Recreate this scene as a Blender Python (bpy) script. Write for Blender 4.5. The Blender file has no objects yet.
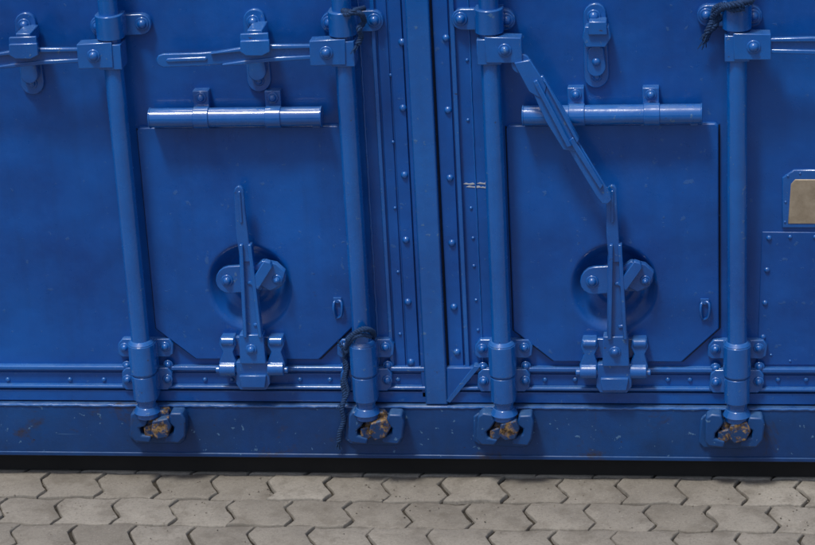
import bpy, bmesh, math, random
from mathutils import Vector, Matrix
random.seed(7)
scene = bpy.context.scene

# ------------------------------------------------------------------ camera calibration
F, CX, CY = 2400.0, 407.5, 272.5
Zc = -Vector((329, 6128, 2400)).normalized()
Xc = Vector((18007, -28, -2400)); Xc = (Xc - Xc.dot(Zc) * Zc).normalized()
Yc = Zc.cross(Xc)
right = Vector((Xc[0], Yc[0], Zc[0])); down = Vector((Xc[1], Yc[1], Zc[1])); fwd = Vector((Xc[2], Yc[2], Zc[2]))
DIST = F / 350.0
cam_loc = -DIST * fwd
OFF = {'dx': 0.0, 'dz': 0.0, 'mir': None}

def Q(px, py, y=0.0):
    """point of the container front (depth y) seen at photo measurement px,py -> metres"""
    d = Vector((px - CX, py - CY, F))
    w = Vector((Xc.dot(d), Yc.dot(d), Zc.dot(d)))
    t = (y - cam_loc.y) / w.y
    p = cam_loc + t * w
    x = p.x
    if OFF['mir'] is not None:
        x = 2 * OFF['mir'] - x
    return Vector((x + OFF['dx'], y, p.z + OFF['dz']))
z0 = Q(407.5, 476, 0).z
cam_loc = cam_loc + Vector((0, 0, -z0))
S = 1 / 350.0

cd = bpy.data.cameras.new("camera"); cam = bpy.data.objects.new("camera", cd)
scene.collection.objects.link(cam)
M = Matrix((( right.x, -down.x, -fwd.x, cam_loc.x), (right.y, -down.y, -fwd.y, cam_loc.y), (right.z, -down.z, -fwd.z, cam_loc.z), (0, 0, 0, 1)))
cam.matrix_world = M
cd.sensor_width = 36; cd.lens = F / 815 * 36; cd.clip_end = 1000; cd.clip_start = 0.1
scene.camera = cam

# ------------------------------------------------------------------ materials
class NT:
    def __init__(s, name):
        s.m = bpy.data.materials.new(name); s.m.use_nodes = True
        s.t = s.m.node_tree; s.b = s.t.nodes['Principled BSDF']
        s.tc = s.t.nodes.new('ShaderNodeTexCoord')
    def n(s, t, **k):
        o = s.t.nodes.new(t)
        for a, b in k.items(): setattr(o, a, b)
        return o
    def l(s, a, b): s.t.links.new(a, b)
    def noise(s, scale, detail=4, rough=0.55, sc=None, dist=0, rot=None):
        o = s.n('ShaderNodeTexNoise'); o.inputs['Scale'].default_value = scale
        o.inputs['Detail'].default_value = detail; o.inputs['Roughness'].default_value = rough
        o.inputs['Distortion'].default_value = dist
        if sc:
            mp = s.n('ShaderNodeMapping'); mp.inputs['Scale'].default_value = sc
            if rot: mp.inputs['Rotation'].default_value = rot
            s.l(s.tc.outputs['Object'], mp.inputs[0]); s.l(mp.outputs[0], o.inputs[0])
        else:
            s.l(s.tc.outputs['Object'], o.inputs[0])
        return o.outputs[0]
    def mr(s, v, a, b, c=0.0, d=1.0):
        o = s.n('ShaderNodeMapRange'); s.l(v, o.inputs[0])
        for i, q in enumerate((a, b, c, d)): o.inputs[i + 1].default_value = q
        return o.outputs[0]
    def mul(s, a, b):
        o = s.n('ShaderNodeMath', operation='MULTIPLY')
        s.l(a, o.inputs[0])
        if isinstance(b, (int, float)): o.inputs[1].default_value = b
        else: s.l(b, o.inputs[1])
        return o.outputs[0]
    def mix(s, f, a, b, bt='MIX'):
        o = s.n('ShaderNodeMix', data_type='RGBA', blend_type=bt)
        if isinstance(f, (int, float)): o.inputs[0].default_value = f
        else: s.l(f, o.inputs[0])
        for v, i in ((a, 6), (b, 7)):
            if isinstance(v, tuple): o.inputs[i].default_value = (*v, 1)
            else: s.l(v, o.inputs[i])
        return o.outputs[2]
    def bump(s, h, strength, dist, prev=None):
        o = s.n('ShaderNodeBump'); o.inputs['Strength'].default_value = strength; o.inputs['Distance'].default_value = dist
        s.l(h, o.inputs['Height'])
        if prev is not None: s.l(prev, o.inputs['Normal'])
        return o.outputs[0]

def paint(name, c, rough=0.38, rust=0.0, dent=1.0, chips=0.5, coat=.0, stain=0.0, scratch=.0):
    N = NT(name)
    c2 = (c[0] * 1.2, c[1] * 1.2, c[2] * 1.13); c3 = (c[0] * .7, c[1] * .74, c[2] * .8)
    col = N.mix(N.mr(N.noise(2.3, 5), .35, .65), c3, c2)
    streak = N.mr(N.noise(1, 5, .6, sc=(26, 26, 1.6)), .50, .75)
    col = N.mix(N.mul(streak, .28), col, (c[0] * .6 + .001, c[1] * .58, c[2] * .56))
    mott = N.mr(N.noise(28, 6, .7), .45, .75)
    col = N.mix(N.mul(mott, .3), col, (c[0] + .006, c[1] * 1.35, c[2] * 1.2))
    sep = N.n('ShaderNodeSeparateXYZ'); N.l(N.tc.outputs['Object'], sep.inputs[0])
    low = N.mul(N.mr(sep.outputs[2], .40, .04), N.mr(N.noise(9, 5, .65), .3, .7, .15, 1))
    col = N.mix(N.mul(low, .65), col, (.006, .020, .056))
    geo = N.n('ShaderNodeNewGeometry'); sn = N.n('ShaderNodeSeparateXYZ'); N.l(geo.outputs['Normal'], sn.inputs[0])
    dust_highlight = N.mul(N.mr(sn.outputs[2], .35, .95), N.mr(N.noise(24, 5, .7), .3, .65, .2, 1))  # paler up-facing tops: light dust, with ledge highlights painted into the colour
    col = N.mix(N.mul(dust_highlight, .42), col, (.12, .23, .38))
    ch = N.mr(N.noise(46, 3, .6), .675, .69)
    col = N.mix(N.mul(ch, chips * .8), col, (.08, .18, .34))
    ch2 = N.mr(N.noise(31, 5, .7, sc=(1, 1, 1.7)), .68, .70)
    col = N.mix(N.mul(ch2, chips), col, (.028, .018, .012))
    if scratch:
        sw = N.mr(N.noise(1, 3, .6, sc=(3, 3, 150), rot=(0, .25, 0)), .71, .73)
        sw = N.mul(sw, N.mr(N.noise(7, 3), .50, .6))
        col = N.mix(N.mul(sw, scratch), col, (.07, .16, .32))
    if stain:
        sn_ = N.mr(N.noise(6.5, 6, .7, dist=.6), .58, .70)
        col = N.mix(N.mul(sn_, stain), col, (.035, .025, .018))
    if rust > 0:
        r = N.mr(N.noise(34, 6, .7), .56 - rust * .12, .66 - rust * .12)
        rc = N.mix(N.mr(N.noise(60, 5, .7), .42, .62), (.035, .018, .009), (.30, .19, .08))
        col = N.mix(r, col, rc)
        N.l(N.mr(r, 0, 1, rough, .85), N.b.inputs['Roughness'])
    else:
        N.l(N.mr(N.noise(18, 6, .7), .3, .75, rough - .06, rough + .16), N.b.inputs['Roughness'])
    N.l(col, N.b.inputs['Base Color'])
    b1 = N.bump(N.noise(3.2, 2, .4), 1.0 * dent, .035)
    b2 = N.bump(N.noise(20, 3, .5), .4, .004, b1)
    b3 = N.bump(N.noise(230, 3, .6), .18, .0015, b2)
    b4 = N.bump(ch, .4, .002, b3)
    N.l(b4, N.b.inputs['Normal'])
    N.b.inputs['Specular IOR Level'].default_value = .45
    N.b.inputs['Coat Weight'].default_value = coat; N.b.inputs['Coat Roughness'].default_value = .10
    return N.m

BLUE = (0.0006, 0.074, 0.345)
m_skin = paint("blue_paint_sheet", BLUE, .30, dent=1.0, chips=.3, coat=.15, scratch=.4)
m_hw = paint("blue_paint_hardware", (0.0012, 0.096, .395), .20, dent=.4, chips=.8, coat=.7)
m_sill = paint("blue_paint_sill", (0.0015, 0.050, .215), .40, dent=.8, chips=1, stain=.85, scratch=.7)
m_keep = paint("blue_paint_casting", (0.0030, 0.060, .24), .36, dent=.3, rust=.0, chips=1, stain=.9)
m_dark = paint("dark_seam_gap_shade", (0.0006, 0.010, .042), .6, dent=.3)
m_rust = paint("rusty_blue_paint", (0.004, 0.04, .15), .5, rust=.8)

def simple(name, a, b, rough, scale, metal=0.0, bump=.3):
    N = NT(name)
    N.l(N.mix(N.mr(N.noise(scale, 6, .65), .3, .7), a, b), N.b.inputs['Base Color'])
    N.b.inputs['Roughness'].default_value = rough; N.b.inputs['Metallic'].default_value = metal
    N.l(N.bump(N.noise(scale * 6, 4), bump, .002), N.b.inputs['Normal'])
    return N.m
m_plate = simple("bare_metal_plate", (.24, .19, .13), (.46, .39, .30), .5, 14, .25)
m_rope = simple("rope_fibre", (.003, .022, .075), (.010, .055, .17), .85, 90, 0, .5)
m_white = simple("scraped_primer", (.32, .36, .42), (.6, .62, .65), .7, 60)
m_under = simple("under_gap_shade", (.006, .006, .007), (.012, .012, .013), .9, 5)

# ------------------------------------------------------------------ mesh helpers
root = bpy.data.objects.new("shipping_container", None); scene.collection.objects.link(root)

class Part:
    def __init__(s, name, mat, bevel=.002, parent=root):
        s.name, s.mat, s.bev, s.parent = name, mat, bevel, parent; s.bm = bmesh.new()
    def prism(s, pts, y0, y1, world=False):
        P = [(Q(a, b, y0).x, Q(a, b, y0).z) for a, b in pts] if not world else pts
        f = [s.bm.verts.new((x, y0, z)) for x, z in P]; k = [s.bm.verts.new((x, y1, z)) for x, z in P]
        s.bm.faces.new(f); s.bm.faces.new(k[::-1]); n = len(P)
        for i in range(n): s.bm.faces.new((f[i], k[i], k[(i + 1) % n], f[(i + 1) % n]))
        return s
    def rect(s, a, b, c, d, y0, y1):
        ym = (b + d) / 2
        x0 = Q(a, ym, y0).x; x1 = Q(c, ym, y0).x; zt = Q((a + c) / 2, b, y0).z; zb = Q((a + c) / 2, d, y0).z
        return s.box(x0, x1, y0, y1, zb, zt)
    def box(s, x0, x1, y0, y1, z0, z1):
        x0, x1 = min(x0, x1), max(x0, x1)
        return s.prism([(x0, z0), (x1, z0), (x1, z1), (x0, z1)], y0, y1, True)
    def cyl(s, p0, p1, r, r2=None, seg=28):
        p0, p1 = Vector(p0), Vector(p1); d = p1 - p0
        m = Matrix.Translation((p0 + p1) / 2) @ d.to_track_quat('Z', 'Y').to_matrix().to_4x4()
        bmesh.ops.create_cone(s.bm, cap_ends=True, segments=seg, radius1=r, radius2=r if r2 is None else r2, depth=d.length, matrix=m)
        return s
    def dome(s, c, r, h):
        m = Matrix.Translation(c) @ Matrix.Diagonal((r, h, r, 1))
        bmesh.ops.create_uvsphere(s.bm, u_segments=18, v_segments=12, radius=1, matrix=m @ Matrix.Rotation(math.pi / 2, 4, 'X'))
        return s
    def bolt(s, px, py, y, r=.013, hexa=False):
        c = Q(px, py, y - .004)
        s.cyl((c.x, y + .001, c.z), (c.x, y - .004, c.z), r * 1.45, seg=22)
        if hexa: s.cyl((c.x, y - .004, c.z), (c.x, y - .004 - r * .8, c.z), r, seg=6); s.dome(Vector((c.x, y - .004 - r * .8, c.z)), r * .6, r * .5)
        else: s.dome(Vector((c.x, y - .004, c.z)), r, r * .85)
        return s
    def rivet(s, px, py, y, r=.008):
        c = Q(px, py, y); s.dome(c, r, r * .8); return s
    def tube(s, pts, r, seg=10):
        rings = []
        for i, p in enumerate(pts):
            t = (pts[min(i + 1, len(pts) - 1)] - pts[max(i - 1, 0)]).normalized()
            u = t.cross(Vector((0, 1, 0.13))).normalized(); v = t.cross(u)
            rings.append([s.bm.verts.new(p + r * (math.cos(a) * u + math.sin(a) * v)) for a in [2 * math.pi * k / seg for k in range(seg)]])
        for a, b in zip(rings, rings[1:]):
            for k in range(seg): s.bm.faces.new((a[k], a[(k + 1) % seg], b[(k + 1) % seg], b[k]))
        s.bm.faces.new(rings[0]); s.bm.faces.new(rings[-1][::-1]); return s
    def weld(s, p0, p1, r=.004):
        p0, p1 = Vector(p0), Vector(p1); n = max(3, int((p1 - p0).length / .012)); pts = []
        for i in range(n + 1):
            pts.append(p0.lerp(p1, i / n) + Vector((random.uniform(-1, 1), random.uniform(-.5, .5), random.uniform(-1, 1))) * r * .35)
        return s.tube(pts, r, 8)
    def done(s):
        bmesh.ops.recalc_face_normals(s.bm, faces=s.bm.faces[:])
        me = bpy.data.meshes.new(s.name); s.bm.to_mesh(me); s.bm.free()
        for p in me.polygons: p.use_smooth = True
        me.set_sharp_from_angle(angle=math.radians(38)); me.materials.append(s.mat)
        o = bpy.data.objects.new(s.name, me); scene.collection.objects.link(o)
        if s.parent: o.parent = s.parent
        if s.bev:
            b = o.modifiers.new("bevel", 'BEVEL'); b.width = s.bev; b.segments = 2; b.limit_method = 'ANGLE'; b.angle_limit = math.radians(40)
        return o

def arc(cx, cy, r, a0, a1, n=8, ry=None):
    ry = ry or r
    return [(cx + r * math.cos(math.radians(a0 + (a1 - a0) * i / n)), cy + ry * math.sin(math.radians(a0 + (a1 - a0) * i / n))) for i in range(n + 1)]
def capsule(p, q, r, r2=None, n=8):
    r2 = r2 or r
    a = math.degrees(math.atan2(q[1] - p[1], q[0] - p[0]))
    return arc(p[0], p[1], r, a + 90, a + 270, n) + arc(q[0], q[1], r2, a - 90, a + 90, n)
def smooth(pts, n=8):
    out = []
    P = [pts[0]] + pts + [pts[-1]]
    for i in range(1, len(P) - 2):
        for k in range(n):
            t = k / n; a, b, c, d = P[i - 1], P[i], P[i + 1], P[i + 2]
            out.append(.5 * ((2 * b) + (c - a) * t + (2 * a - 5 * b + 4 * c - d) * t * t + (3 * b - a - 3 * c + d) * t ** 3))
    out.append(P[-2]); return out

# ------------------------------------------------------------------ container shell
XL = Q(-95, 250, 0).x; XR = Q(905, 250, 0).x
Z_SB = Q(407, 458, -.03).z; Z_ST = Q(407, 406, -.03).z
Z_TOP = 2.55
zb_door = Q(407, 402, 0).z
cA = Q(250, 286, 0); cB = Q(613.5, 287, 0)
R = .132
bm = bmesh.new()
xs = [XL, cA.x - R - .02, cA.x + R + .02, cB.x - R - .02, cB.x + R + .02, XR]
zs = [zb_door, cA.z - R - .02, cA.z + R + .02, Z_TOP - .1]
V = [[bm.verts.new((x, 0, z)) for z in zs] for x in xs]
for i in range(5):
    for j in range(3):
        if j == 1 and i in (1, 3): continue
        bm.faces.new((V[i][j], V[i + 1][j], V[i + 1][j + 1], V[i][j + 1]))
p = Part("door_skin", m_skin, 0); p.bm.free(); p.bm = bm; p.done()
Part("body", m_skin, .004).box(XL - .06, XR + .06, .06, 6.0, Z_SB + .02, Z_TOP).done()
Part("corner_posts", m_skin, .006).box(XL - .10, XL, -.03, .14, Z_SB, Z_TOP).box(XR, XR + .10, -.03, .14, Z_SB, Z_TOP).done()
Part("door_header", m_skin, .006).box(XL + .001, XR - .001, -.028, .055, Z_TOP - .10, Z_TOP + .001).done()
Part("bottom_sill", m_sill, .007).box(XL + .001, XR - .001, -.03, .055, Z_SB, Z_ST).done()
Part("sill_flange", m_sill, .003).box(XL + .002, XR - .002, -.0345, -.029, Z_SB - .001, Z_SB + .012).done()
cc = Part("corner_castings", m_sill, .008)
for x in (XL - .09, XR - .06):
    for y in (-.035, 5.9):
        cc.box(x - .02, x + .16, y, y + .16, 0.0, .125).box(x - .02, x + .16, y, y + .16, Z_TOP - .09, Z_TOP + .03)
cc.done()
Part("underbody_shade_block", m_under, 0).box(XL + .08, XR - .08, .012, 5.8, .004, Z_SB + .012).done()  # solid black block added below to turn the shadow band under the sill black

def hband(name, py0, py1, y0, mat, bev=.002, x0=None, x1=None):
    return Part(name, mat, bev).box(XL + .002 if x0 is None else x0, XR - .002 if x1 is None else x1, y0, .05, Q(407, py1, y0).z, Q(407, py0, y0).z).done()
hband("door_bottom_bead", 367.5, 372, -.018, m_hw, .004)
hband("gasket_band", 374, 385, -.006, m_skin, .002)
hband("gasket_bead", 387, 390.5, -.022, m_hw, .004)
hband("gasket_lip", 392, 402.5, -.016, m_skin, .002)
hband("sill_gap", 403.5, 405.6, .004, m_dark, 0)  # shadow line below the gasket, put in as a dark-coloured strip

xm = lambda px, y=0: Q(px, 240, y).x
zt = Z_TOP - .102
z368 = Q(407, 366, 0).z
def vstrip(name, a, b, y0, mat=m_skin, zb=None, bev=.002, y1=.003):
    return Part(name, mat, bev).box(xm(a, y0), xm(b, y0), y0, y1, z368 if zb is None else zb, zt).done()
vstrip("door_edge_fold", 383, 387, -.010, m_hw)
vstrip("rivet_strip_left", 389, 399, -.004)
vstrip("rivet_strip_inner", 400.5, 413, -.009)
vstrip("closing_strip", 417, 440, -.028, m_hw, zb=Q(430, 405, -.028).z, bev=.005)
vstrip("closing_strip_lip", 414, 418.5, -.016, m_skin, zb=Q(430, 398, -.02).z)
vstrip("rivet_strip_right", 443, 458, -.008)
vstrip("rivet_strip_outer", 459.5, 464, -.013, m_hw)
vstrip("seam_gap", 440, 443, -.0015, m_dark, bev=0)
Part("corner_gusset", m_skin, .002).prism([(447, 368), (477, 368), (450, 400), (447, 400)], -.0245, .003).done()
Part("gusset_rib", m_hw, .001).prism([(474, 366), (480, 367), (450, 403), (446, 401)], -.028, .003).done()

rv = Part("rivets", m_hw, 0)
for px, py in [(402, 42), (403, 108), (404.5, 175), (406, 240), (408, 302), (411, 362)]: rv.rivet(px, py, -.009, .0105)
for px, py in [(446, 38), (448, 110), (450, 178), (452, 243), (454, 307), (457, 352)]: rv.rivet(px, py, -.008, .0105)
for px, py in [(471, 208), (473, 238), (474, 266), (476, 300), (478, 330), (468, 120), (467, 60)]: rv.rivet(px, py, 0, .005)
for px, py in [(388.5, 75), (391, 142), (393, 208), (396, 272), (398, 334)]: rv.rivet(px + 2, py, -.004, .005)
for px in [8, 70, 104, 205, 232, 300, 330, 398, 468, 545, 575, 668, 690, 778, 806, -40, 850]:
    rv.rivet(px, 379.5, -.006, .0075)
for px, py in [(769, 238), (767, 270), (765, 303), (763, 337)]: rv.rivet(px, py, -.004, .008)
for px in [790, 815, 840]: rv.rivet(px, 237, -.004, .006)
for px, py in [(771, 355), (790, 361), (830, 361)]: rv.rivet(px, py, -.004, .004)
for px, py in [(788, 176), (800, 173.5), (785.5, 202), (785, 222)]: rv.rivet(px, py, -.008, .0035)
for k in range(1, 6):
    rv.dome(Vector((xm(406), -.009, Q(402, 42, 0).z + k * .195)), .0105, .007)
    rv.dome(Vector((xm(451), -.008, Q(446, 38, 0).z + k * .195)), .0105, .007)
rv.done()

wd = Part("weld_beads", m_hw, 0)
wd.weld((XL + .01, -.030, Z_ST - .004), (XR - .01, -.030, Z_ST - .004), .0035)
wd.weld((xm(372), -.001, z368 + .01), (xm(372), -.001, zt), .0025)
wd.weld((xm(478), -.001, z368 + .01), (xm(478), -.001, zt), .0022)
wd.done()

Part("side_panel", m_skin, .0015).prism([(762, 232), (899, 233), (897, 365), (757, 365)], -.004, .003).done()
Part("plate_frame", m_hw, .003).prism([(794, 170), (880, 170), (880, 228), (782, 228), (782, 178)], -.008, .003).done()
Part("bare_plate", m_plate, .002).prism([(791, 184), (795, 179.5), (872, 179.5), (872, 224), (788, 224)], -.010, .003).done()
w = Part("scrape_mark", m_white, 0)
for a, b, c in [(463, 475, 184.0), (466, 481, 187.0), (477, 490, 183.5), (480, 489, 187.5)]:
    w.prism([(a, c), (a + 3, c - 1.2), ((a + b) / 2, c - .4), (b - 2, c - 1.3), (b, c + .2), (b - 4, c + .9), ((a + b) / 2 + 1, c + .7)], -.0012, .0005)
w.done()

# ------------------------------------------------------------------ hatch assembly
def hatch(dx, dz):
    OFF['dx'], OFF['dz'] = dx, dz
    yf = -.016
    h = bpy.data.objects.new("hatch", None); scene.collection.objects.link(h); h.parent = root
    c = Q(250, 287, yf)
    xl = (Q(139, 127, yf).x + Q(153, 326, yf).x) / 2; xr = (Q(344, 127, yf).x + Q(349, 322, yf).x) / 2
    zt = Q(240, 127, yf).z; zb = Q(255, 359.5, yf).z
    zc1 = Q(155, 329, yf).z; zc2 = Q(349, 327, yf).z
    xc1 = Q(196, 360, yf).x; xc2 = Q(319, 360, yf).x
    rr = .008
    poly = [(xl, zt - rr), (xl, zc1), (xc1, zb), (xc2, zb), (xr, zc2), (xr, zt - rr), (xr - rr, zt), (xl + rr, zt)]
    angs = [2 * math.pi * k / 96 for k in range(96)] + [math.atan2(z - c.z, x - c.x) % (2 * math.pi) for x, z in poly]
    angs = sorted(angs)
    a2 = []
    for a in angs:
        if not a2 or a - a2[-1] > .004: a2.append(a)
        else:
            a2[-1] = a if any(abs(a - math.atan2(z - c.z, x - c.x) % (2 * math.pi)) < 1e-6 for x, z in poly) else a2[-1]
    def hit(a):
        d = (math.cos(a), math.sin(a)); best = None
        for (x1, z1), (x2, z2) in zip(poly, poly[1:] + poly[:1]):
            ex, ez = x2 - x1, z2 - z1; den = d[0] * ez - d[1] * ex
            if abs(den) < 1e-12: continue
            t = ((x1 - c.x) * ez - (z1 - c.z) * ex) / den; u = ((x1 - c.x) * d[1] - (z1 - c.z) * d[0]) / den
            if t > 0 and -1e-4 <= u <= 1.0001 and (best is None or t < best): best = t
        return (c.x + best * d[0], c.z + best * d[1])
    P = Part("hatch_cover", m_skin, .004, h); b = P.bm
    outer = [hit(a) for a in a2]
    rings = [[b.verts.new((x, .0, z)) for x, z in outer], [b.verts.new((x, yf, z)) for x, z in outer]]
    prof = [(.143, 0), (.135, -.002), (.128, .000), (.118, .008), (.106, .020), (.094, .030), (.082, .035), (.068, .036), (.058, .033), (.050, .024), (.040, .020), (.02, .020)]
    for r, d in prof:
        rings.append([b.verts.new((c.x + r * .95 * math.cos(a), yf + d, c.z + r * 1.03 * math.sin(a))) for a in a2])
    for r1, r2 in zip(rings, rings[1:]):
        for k in range(len(a2)): b.faces.new((r1[k], r1[(k + 1) % len(a2)], r2[(k + 1) % len(a2)], r2[k]))
    b.faces.new(rings[-1]); P.done()
    g = Part("hatch_gasket", m_dark, 0, h)
    mx, mz = (xl + xr) / 2, (zt + zb) / 2
    e = .0045
    off = [(x + (e if x > mx else -e), z + (e if z > mz else -e)) for x, z in poly]
    n = len(poly)
    for i in range(n):
        if poly[i][1] > zt - .02 and poly[(i + 1) % n][1] > zt - .02: continue
        a_, b_ = poly[i], poly[(i + 1) % n]; c_, d_ = off[(i + 1) % n], off[i]
        vs = [g.bm.verts.new((x, -.0018, z)) for x, z in (a_, b_, c_, d_)]; g.bm.faces.new(vs)
    g.done()
    L = Q(150, 118.5, -.048); Rr = Q(322, 115.5, -.048); L.z = Rr.z = (L.z + Rr.z) / 2
    hp = Part("hinge_pipe", m_hw, .002, h)
    hp.cyl(L, Rr, .0275, seg=36); hp.cyl(L + Vector((-.001, 0, 0)), L + Vector((.004, 0, 0)), .0295, seg=36); hp.cyl(Rr - Vector((.004, 0, 0)), Rr + Vector((.001, 0, 0)), .0295, seg=36); hp.done()
    st = Part("hinge_straps", m_hw, .002, h)
    for px in (202, 274):
        ctr = Q(px, 117, -.048); ctr.z = L.z
        st.cyl(ctr + Vector((-.022, 0, 0)), ctr + Vector((.022, 0, 0)), .0315, seg=32)
        st.rect(px - 9, 91, px + 7, 112, -.030, .002); st.bolt(px - 1.5, 98, -.030, .011)
        st.rect(px - 10, 121, px + 8, 128, -.034, -.010)
    st.rect(152, 119, 160, 128, -.03, -.01); st.rect(312, 118, 320, 128, -.03, -.01)
    st.done()
    lt = Part("centre_latch", m_hw, .003, h)
    cc = Q(251, 281, -.0)
    lt.cyl((cc.x, .02, cc.z), (cc.x, -.03, cc.z), .045, .036)
    lt.prism(capsule((229, 280), (273, 277), 13.5, 13), -.034, -.020)
    lt.prism([(240, 270), (260, 268), (262, 290), (242, 292)], -.05, -.033)
    lt.bolt(227, 281, -.034, .0125)
    lt.prism([(252, 268), (262, 261), (276, 264), (285, 272), (282, 285), (270, 291), (257, 284)], -.055, -.032)
    lt.prism([(249, 284), (264, 261), (270, 263), (272, 268), (258, 290)], -.076, -.053)
    lt.bolt(277, 280, -.055, .0105, True)
    lt.done()
    lv = Part("hatch_lever", m_hw, .0025, h)
    lv.prism([(233.5, 192), (235, 188), (238, 186), (241, 187), (243.5, 190), (245, 210), (248, 234), (251, 262), (240, 262), (236, 234), (234.5, 210)], -.068, -.056)
    lv.prism([(239, 255), (251, 255), (262, 336), (243, 336)], -.062, -.050)
    lv.prism([(239, 245), (242.5, 245), (247, 338), (243, 338)], -.078, -.049)
    lv.prism([(247.5, 245), (251, 245), (262, 338), (258, 338)], -.078, -.049)
    lv.prism(capsule((239, 193), (241, 222), 1.5, 1.5), -.072, -.060)
    for k in (1, 4): lv.prism([(245 + k * 2, 268 + k * 14), (253 + k * 1.6, 267 + k * 14), (253.5 + k * 1.6, 270 + k * 14), (245.5 + k * 2, 271 + k * 14)], -.066, -.055)
    lv.done()
    cl = Part("lower_clasp", m_hw, .003, h)
    cl.prism([(222, 337), (282, 337), (282, 352), (268, 356), (236, 356), (222, 352)], -.030, -.005)
    cl.prism([(239, 335), (263, 335), (266, 364), (240, 364)], -.070, -.029)
    cl.bolt(251, 350, -.070, .0115)
    for a in (219, 267):
        yy = -.052
        cl.prism([(a + 1, 338), (a + 15, 338), (a + 17, 345), (a + 14, 352), (a + 18, 364), (a + 17, 376), (a + 2, 376), (a, 362), (a + 4, 352), (a, 345)], yy, -.012)
        q0 = Q(a + 1, 369, yy); q1 = Q(a + 17, 369, yy)
        cl.cyl((q0.x, yy + .004, q0.z), (q1.x, yy + .004, q0.z), .022)
        q0 = Q(a + 2, 342, yy); q1 = Q(a + 15, 342, yy)
        cl.cyl((q0.x, yy + .008, q0.z), (q1.x, yy + .008, q0.z), .014)
    q0 = Q(216, 370, -.05); q1 = Q(288, 370, -.05)
    cl.cyl((q0.x, -.048, q0.z), (q1.x, -.048, q0.z), .010)
    cl.prism([(236, 362), (269, 362), (270, 384), (266, 390), (240, 390), (236, 384)], -.058, -.021)
    cl.prism([(239, 376), (266, 376), (265, 388), (241, 388)], -.068, -.050)
    cl.done()
    pr = Part("pull_ring", m_hw, 0, h)
    pr.tube(smooth([Q(336, 300, -.014), Q(334, 303, -.024), Q(333.5, 309, -.028), Q(335, 315, -.024), Q(337, 318, -.014)]), .004)
    pr.tube(smooth([Q(336, 300, -.016), Q(341, 302, -.024), Q(342, 309, -.028), Q(341, 316, -.024), Q(337, 318, -.016)]), .004)
    pr.prism([(333, 298), (341, 298), (342, 303), (334, 303)], -.022, -.012); pr.done()
    OFF['dx'] = OFF['dz'] = 0
hatch(0, 0)
hatch(cB.x - cA.x, cB.z - cA.z)

# ------------------------------------------------------------------ locking rods
YR = -.060
RX = [Q(146, 395, YR).x, Q(365.5, 395, YR).x, Q(503.5, 395, YR).x, Q(737, 395, YR).x]
def bar_upper(tgt, mir, handle=True):
    OFF['dx'] = OFF['dz'] = 0; OFF['mir'] = None
    rx = Q(365.5, 395, YR).x
    if mir: OFF['mir'] = rx
    OFF['dx'] = tgt - rx
    h = bpy.data.objects.new("upper_rod_guide", None); scene.collection.objects.link(h); h.parent = root
    g = Part("guide_bracket", m_hw, .003, h)
    g.prism(capsule((331, 22.5), (373, 21), 10.5), -.020, .002)
    zc = Q(351, 22, YR).z
    g.cyl((tgt, YR, zc - .034), (tgt, YR, zc + .034), .039, seg=32)
    g.box(tgt - .039, tgt + .039, YR, -.019, zc - .033, zc + .033)
    g.bolt(329, 23, -.020, .0135); g.bolt(374, 20.5, -.020, .0135)
    g.done()
    hb = Part("handle_hub", m_hw, .0035, h)
    zh = Q(330, 53, -.08).z
    hb.prism([(309, 41), (345, 39), (346, 65), (310, 66)], -.098, -.052)
    hb.box(tgt - .033, tgt + .033, -.094, -.028, zh - .036, zh + .036)
    hb.bolt(326, 53, -.098, .013); hb.done()
    if handle:
        hd = Part("handle", m_hw, .003, h)
        hd.prism([(312, 46), (312, 58), (270, 60), (238, 63), (200, 66), (163, 67.5), (158, 65), (156, 60), (158, 55.5), (163, 54), (200, 53), (240, 49.5), (270, 46.5)], -.086, -.074)
        hd.prism([(312, 45), (312, 48.5), (270, 49.5), (235, 52.5), (210, 55), (210, 53), (240, 48), (270, 45)], -.096, -.080)
        hd.prism([(312, 55.5), (312, 59.5), (270, 62), (240, 65), (222, 66), (222, 64), (245, 60.5), (270, 57.5)], -.093, -.080)
        hd.prism(capsule((168, 60.5), (205, 59), 2, 2), -.090, -.080)
        hd.done()
    OFF['dx'] = 0; OFF['mir'] = None

def catch(dx, dz, closed=True):
    OFF['dx'] = dx; OFF['dz'] = dz
    c = Part("handle_catch", m_hw, .003)
    c.prism(capsule((254, 20), (259, 80), 11, 12), -.012, .002)
    c.bolt(253, 22, -.012, .0135); c.bolt(259, 81, -.012, .010)
    if closed:
        c.prism([(240, 34), (268, 33), (269, 44), (264, 50), (244, 51), (240, 45)], -.105, -.095)
        c.prism([(247, 30), (262, 30), (263, 42), (248, 42)], -.102, -.01)
        c.prism([(240, 41), (269, 40), (270, 52), (262, 56), (246, 56), (240, 52)], -.112, -.100)
        c.prism(capsule((256, 60), (257, 72), 8, 9), -.035, -.011)
    else:
        c.prism([(243, 32), (266, 32), (269, 43), (264, 52), (245, 52), (241, 43)], -.050, -.011)
        c.prism([(246, 27), (263, 27), (265, 40), (246, 40)], -.060, -.011)
        c.prism(capsule((256, 58), (257.5, 72), 8, 9), -.032, -.011)
        c.dome(Q(257, 66, -.032), .012, .01)
    c.done()
    OFF['dx'] = OFF['dz'] = 0

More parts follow.
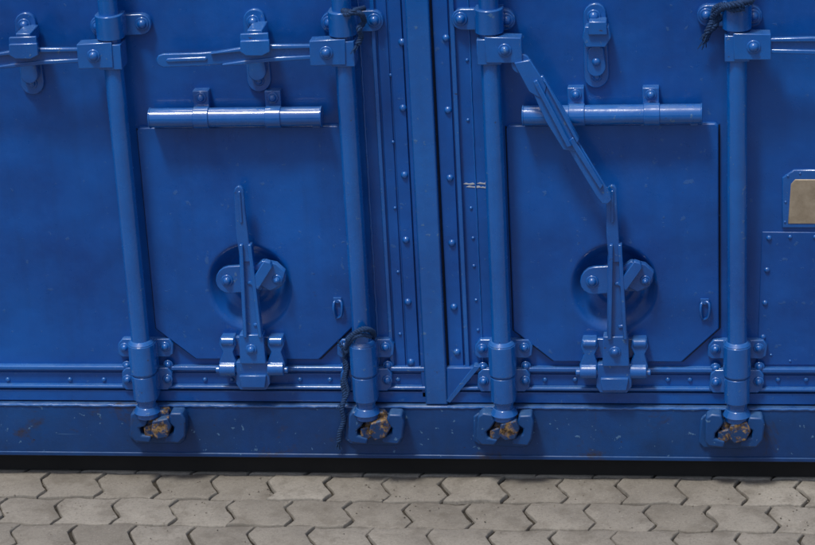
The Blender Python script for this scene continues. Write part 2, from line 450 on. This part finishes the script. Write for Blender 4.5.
def rod(i, camdx):
    x = RX[i]
    r = Part("locking_rod", m_hw, 0)
    ztop = Z_TOP - .06; zbt = Q(146, 406, YR).z
    r.cyl((x, YR, zbt), (x, YR, ztop), .0275, seg=36); r.done()
    Part("top_rod_guide", m_hw, .003).box(x - .08, x + .08, -.045, .002, ztop - .25, ztop - .18).cyl((x, YR, ztop - .25), (x, YR, ztop - .18), .04).cyl((x, YR, ztop - .02), (x, YR, ztop + .02), .045).done()
    OFF['dx'] = x - RX[0]
    h = bpy.data.objects.new("lower_rod_bearing", None); scene.collection.objects.link(h); h.parent = root
    b = Part("bearing", m_hw, .003, h)
    z = lambda py: Q(146, py, YR).z
    b.cyl((x, YR, z(372)), (x, YR, z(343)), .039, seg=32)
    b.cyl((x, YR, z(343)), (x, YR, z(339.5)), .039, .030, seg=32)
    b.cyl((x, YR, z(374)), (x, YR, z(371.5)), .0345, seg=32)
    b.cyl((x, YR, z(398)), (x, YR, z(374)), .0365, seg=32)
    b.cyl((x, YR, z(401)), (x, YR, z(398)), .030, seg=32)
    b.box(x - .039, x + .039, YR + .004, -.02, z(371), z(344))
    b.box(x - .0365, x + .0365, YR + .004, -.02, z(397), z(375))
    b.prism([(118, 344), (122, 339), (169, 339), (173, 344), (173, 354), (169, 357), (122, 357), (118, 354)], -.020, .002)
    b.prism([(122, 372), (126, 368), (168, 368), (172, 373), (172, 386), (168, 390), (126, 390), (122, 386)], -.026, .002)
    for px, py, y in [(124.5, 348, -.02), (165, 347, -.02), (127.5, 380, -.026), (167.5, 379.5, -.026), (168, 365, -.012), (127, 366, -.012)]:
        b.bolt(px, py, y, .0105)
    b.done()
    OFF['dx'] = x - RX[0] + camdx * S
    jit = lambda L: [(a + random.uniform(-1, 1), b_ + random.uniform(-.8, .8)) for a, b_ in L]
    k = Part("cam_keeper", m_keep, .005, h)
    k.prism(jit([(126, 415), (130, 411), (178, 413), (182, 418), (181, 441), (176, 445), (131, 443), (126, 438)]), -.038, -.028)
    k.prism(jit([(127, 415), (131, 411), (141, 412), (144, 419), (141, 426), (136, 429), (137, 435), (147, 437), (146, 443), (131, 442), (127, 437)]), -.080, -.035)
    k.prism(jit([(166, 414), (178, 414), (181, 420), (181, 437), (176, 443), (161, 442), (160, 436), (170, 433), (171, 427), (164, 423)]), -.084, -.035)
    k.done()
    c = Part("locking_cam", m_rust, .004, h)
    c.prism(jit([(146, 411), (163, 411), (167, 420), (165, 430), (157, 433), (148, 431), (143, 424)]), -.066, -.034)
    c.prism(jit([(149, 422), (163, 419), (168, 427), (164, 437), (154, 439), (148, 433)]), -.094, -.060)
    c.prism(jit([(139, 428), (149, 425), (152, 434), (146, 440), (140, 437)]), -.076, -.036)
    c.done()
    OFF['dx'] = x - RX[0]
    d = Part("rod_foot", m_hw, .002, h)
    d.cyl((x, YR, z(411)), (x, YR, z(405)), .041, .030, seg=32)
    d.cyl((x, YR, z(416)), (x, YR, z(411)), .034, seg=32)
    d.done()
    OFF['dx'] = 0
for i, c in enumerate([4, 2, -6, -10]): rod(i, c)
bar_upper(RX[0], False); bar_upper(RX[1], False); bar_upper(RX[2], True, False); bar_upper(RX[3], True)
catch(0, 0); catch(RX[0] - RX[1], 0)
catch(Q(595, 50, 0).x - Q(256.5, 50, 0).x, 0, False)
catch(RX[3] - RX[1] + .56, 0)

hh = Part("hanging_handle", m_hw, .0025)
hh.prism([(514, 63), (530, 60), (547, 86), (543, 100), (529, 92)], -.103, -.088)
hh.prism([(527, 80), (543, 76), (565, 112), (579, 138), (576, 152), (563, 150), (546, 122)], -.100, -.084)
hh.prism([(533, 82), (537, 80), (572, 146), (567, 148)], -.114, -.098)
hh.prism([(543, 80), (546, 82), (579, 140), (577, 144)], -.110, -.098)
hh.prism([(563, 140), (575, 136), (602, 180), (610, 193), (612, 200), (608, 204), (602, 204), (596, 196), (579, 168)], -.097, -.087)
hh.prism([(569, 141), (573, 137), (603, 186), (600, 190)], -.106, -.095)
hh.prism(arc(521, 64, 10, 0, 360, 14)[:-1], -.092, -.080)
hh.done()

# ------------------------------------------------------------------ ropes
def rope(strands_list):
    """one rope object made of one or more wrapped lengths"""
    P = Part("rope", m_rope, 0, None)
    for pts, r, turns_per_m, fray in strands_list:
        path = smooth(pts, 14)
        for s in range(3):
            L = 0; out = []
            for i, p_ in enumerate(path):
                if i: L += (p_ - path[i - 1]).length
                t = (path[min(i + 1, len(path) - 1)] - path[max(i - 1, 0)]).normalized()
                u = t.cross(Vector((0.2, 1, .1))).normalized(); v = t.cross(u); a = L * turns_per_m * 2 * math.pi + s * 2.094
                out.append(p_ + r * .55 * (math.cos(a) * u + math.sin(a) * v))
            P.tube(out, r * .55, 7)
        e = path[-1]; d = (path[-1] - path[-4]).normalized()
        for k in range(fray):
            q = e + d * .012 + Vector((random.uniform(-.012, .012), random.uniform(-.006, .004), random.uniform(-.008, .004)))
            P.tube([e - d * .004, (e + q) / 2 + Vector((random.uniform(-.003, .003), 0, 0)), q + d * random.uniform(0, .014)], .0012, 5)
        for k in range(int(len(path) * .5)):
            a = random.choice(path); q = Vector((random.uniform(-1, 1), random.uniform(-1, .2), random.uniform(-1, 1))).normalized()
            P.tube([a, a + q * r * 1.1, a + q * r * 1.5 + Vector((random.uniform(-.004, .004), 0, -.003))], .0006, 4)
    return P.done()
def qs(l): return [Q(a, b, y) for a, b, y in l]
rope([(qs([(346, 348, -.05), (350, 338, -.09), (358, 331, -.105), (366, 329, -.105), (373, 332, -.07), (373, 337, -.03), (364, 337, -.02), (352, 339, -.02), (347, 346, -.03), (345, 360, -.035),
         (346, 372, -.035), (343, 384, -.04), (345, 396, -.045), (342, 408, -.05), (344, 420, -.045), (340, 432, -.045), (339, 442, -.045)]), .0075, 40, 9),
      (qs([(371, 337, -.09), (362, 335, -.107), (354, 338, -.10), (348, 346, -.06), (344, 356, -.04), (347, 366, -.04), (345, 378, -.045), (348, 392, -.045), (343, 402, -.05)]), .0055, 48, 6),
      (qs([(352, 334, -.10), (347, 340, -.08), (351, 346, -.07), (346, 352, -.05), (342, 347, -.05)]), .0055, 48, 6)])
rope([(qs([(336, 6, -.03), (342, 10, -.08), (352, 12, -.115), (361, 14, -.11), (364, 22, -.08), (359, 28, -.11), (361, 36, -.10), (358, 44, -.10)]), .0075, 40, 8),
      (qs([(364, 8, -.06), (356, 10, -.115), (348, 14, -.11), (341, 12, -.07)]), .007, 36, 4)])
rope([(qs([(752, 1, -.08), (742, 3, -.115), (730, 5, -.11), (720, 9, -.07), (713, 17, -.04), (716, 24, -.04), (709, 31, -.035), (705, 40, -.03)]), .009, 34, 9),
      (qs([(744, 8, -.11), (732, 9, -.105), (722, 5, -.08), (714, 10, -.05), (720, 18, -.04), (712, 22, -.04), (707, 33, -.04)]), .008, 36, 5)])

# ------------------------------------------------------------------ paving
N = NT("concrete_paving")
geo = N.n('ShaderNodeNewGeometry')
rnd = geo.outputs['Random Per Island']
col = N.mix(rnd, (.215, .198, .168), (.310, .290, .252))
col = N.mix(N.mul(N.mr(N.noise(2.2, 6, .65), .4, .7), .6), col, (.15, .135, .113))
col = N.mix(N.mul(N.mr(N.noise(120, 5, .75), .5, .7), .55), col, (.10, .09, .077))
col = N.mix(N.mul(N.mr(N.noise(170, 4, .75), .58, .7), .5), col, (.44, .42, .38))
col = N.mix(N.mul(N.mr(N.noise(11, 6, .7), .48, .70), .7), col, (.125, .110, .088))
N.l(col, N.b.inputs['Base Color']); N.b.inputs['Roughness'].default_value = .9
N.l(N.bump(N.noise(260, 5, .7), .6, .002, N.bump(N.noise(22, 4), .5, .006)), N.b.inputs['Normal'])
m_pave = N.m
N = NT("joint_soil")
N.l(N.mix(N.mr(N.noise(30, 6, .7), .35, .65), (.008, .007, .005), (.05, .042, .03)), N.b.inputs['Base Color'])
N.b.inputs['Roughness'].default_value = 1; N.l(N.bump(N.noise(150, 4), .7, .006), N.b.inputs['Normal'])
m_joint = N.m
bm = bmesh.new()
W, H, A, B, J = .172, .165, .019, .0055, .0068
def wav(x):
    t = (x / W) % 1
    return B * (4 * t if t < .25 else (2 - 4 * t if t < .75 else 4 * t - 4))
def zig(t): return A * (t / .28 if t < .28 else (1 - 2 * (t - .28) / .44 if t < .72 else -1 + (t - .72) / .28))
Y0, ROWS = .50, 34
for j in range(ROWS):
    for i in range(-26, 27):
        x0 = (i + (.5 if j % 2 else 0)) * W; x1 = x0 + W
        ya = Y0 - (j + 1) * H; yb = ya + H
        pts = []
        ts = [0, .12, .25, .38, .5, .62, .75, .88]
        for t in ts: pts.append((x0 + t * W, ya + wav(x0 + t * W)))
        for t in [0, .14, .28, .43, .57, .72, .86]: pts.append((x1 + zig(t), ya + t * H + wav(x1)))
        for t in ts: pts.append((x1 - t * W, yb + wav(x1 - t * W)))
        for t in [0, .14, .28, .43, .57, .72, .86]: pts.append((x0 + zig(1 - t), yb - t * H + wav(x0)))
        cx = (x0 + x1) / 2; cy = (ya + yb) / 2
        jx, jy = random.uniform(-.003, .003), random.uniform(-.0022, .0022)
        dz = random.uniform(-.004, .001); tx, ty = random.uniform(-.015, .015), random.uniform(-.015, .015); rot = random.uniform(-.02, .02)
        n = len(pts); ringv = []; ph = random.uniform(0, 9)
        for ins, z in ((J * .5, -.05), (J * .5, -.006), (J * .5 + .002, -.0015), (J * .5 + .005, 0)):
            rg = []
            for k, (x, y) in enumerate(pts):
                a = Vector(pts[k - 1]); c_ = Vector(pts[(k + 1) % n]); t = (c_ - a).normalized(); nn = Vector((-t.y, t.x))
                q = Vector((x, y)) + nn * (ins + .0015 * math.sin(k * 2.3 + ph) + .0010 * math.sin(k * 5.1 + ph * 2))
                ux, uy = q.x - cx, q.y - cy
                rg.append(bm.verts.new((cx + ux - rot * uy + jx, cy + uy + rot * ux + jy, z + dz + ux * tx + uy * ty)))
            ringv.append(rg)
        for r1, r2 in zip(ringv, ringv[1:]):
            for k in range(n): bm.faces.new((r1[k], r1[(k + 1) % n], r2[(k + 1) % n], r2[k]))
        bm.faces.new(ringv[-1])
P = Part("paving", m_pave, 0, None); P.bm.free(); P.bm = bm; P.done()
g = bmesh.new()
vs = [g.verts.new(v) for v in ((-250, -250, -.012), (250, -250, -.012), (250, 250, -.012), (-250, 250, -.012))]; g.faces.new(vs)
P = Part("ground", m_joint, 0, None); P.bm.free(); P.bm = g; P.done()
m_grit = simple("grit", (.05, .042, .03), (.26, .23, .19), .95, 40)
P = Part("grit", m_grit, 0, None)
for k in range(420):
    x = random.uniform(-1.9, 1.9); y = -.02 - abs(random.gauss(0, .22)); s_ = random.uniform(.0010, .0028)
    bmesh.ops.create_icosphere(P.bm, subdivisions=1, radius=s_, matrix=Matrix.Translation((x, y, -.001)) @ Matrix.Rotation(random.uniform(0, 3), 4, 'Z') @ Matrix.Diagonal((random.uniform(.7, 1.6), 1, .7, 1)))
P.done()

# ------------------------------------------------------------------ light
EL, AZ = math.radians(67), math.radians(30)
world = bpy.data.worlds.new("World"); scene.world = world; world.use_nodes = True
nt = world.node_tree; sky = nt.nodes.new('ShaderNodeTexSky'); sky.sky_type = 'NISHITA'; sky.sun_disc = False
sky.sun_elevation = EL; sky.sun_rotation = math.radians(180 + 30); sky.dust_density = 3; sky.air_density = 1
nt.links.new(sky.outputs[0], nt.nodes['Background'].inputs[0]); nt.nodes['Background'].inputs[1].default_value = .125
sd = bpy.data.lights.new("sun", 'SUN'); sun = bpy.data.objects.new("sun", sd); scene.collection.objects.link(sun)
sd.energy = 2.4; sd.angle = math.radians(9); sd.color = (1, .96, .9)
src = Vector((-math.sin(AZ) * math.cos(EL), -math.cos(AZ) * math.cos(EL), math.sin(EL)))
sun.rotation_euler = src.to_track_quat('Z', 'Y').to_euler()
scene.view_settings.view_transform = 'Standard'; scene.view_settings.look = 'None'; scene.view_settings.exposure = 0
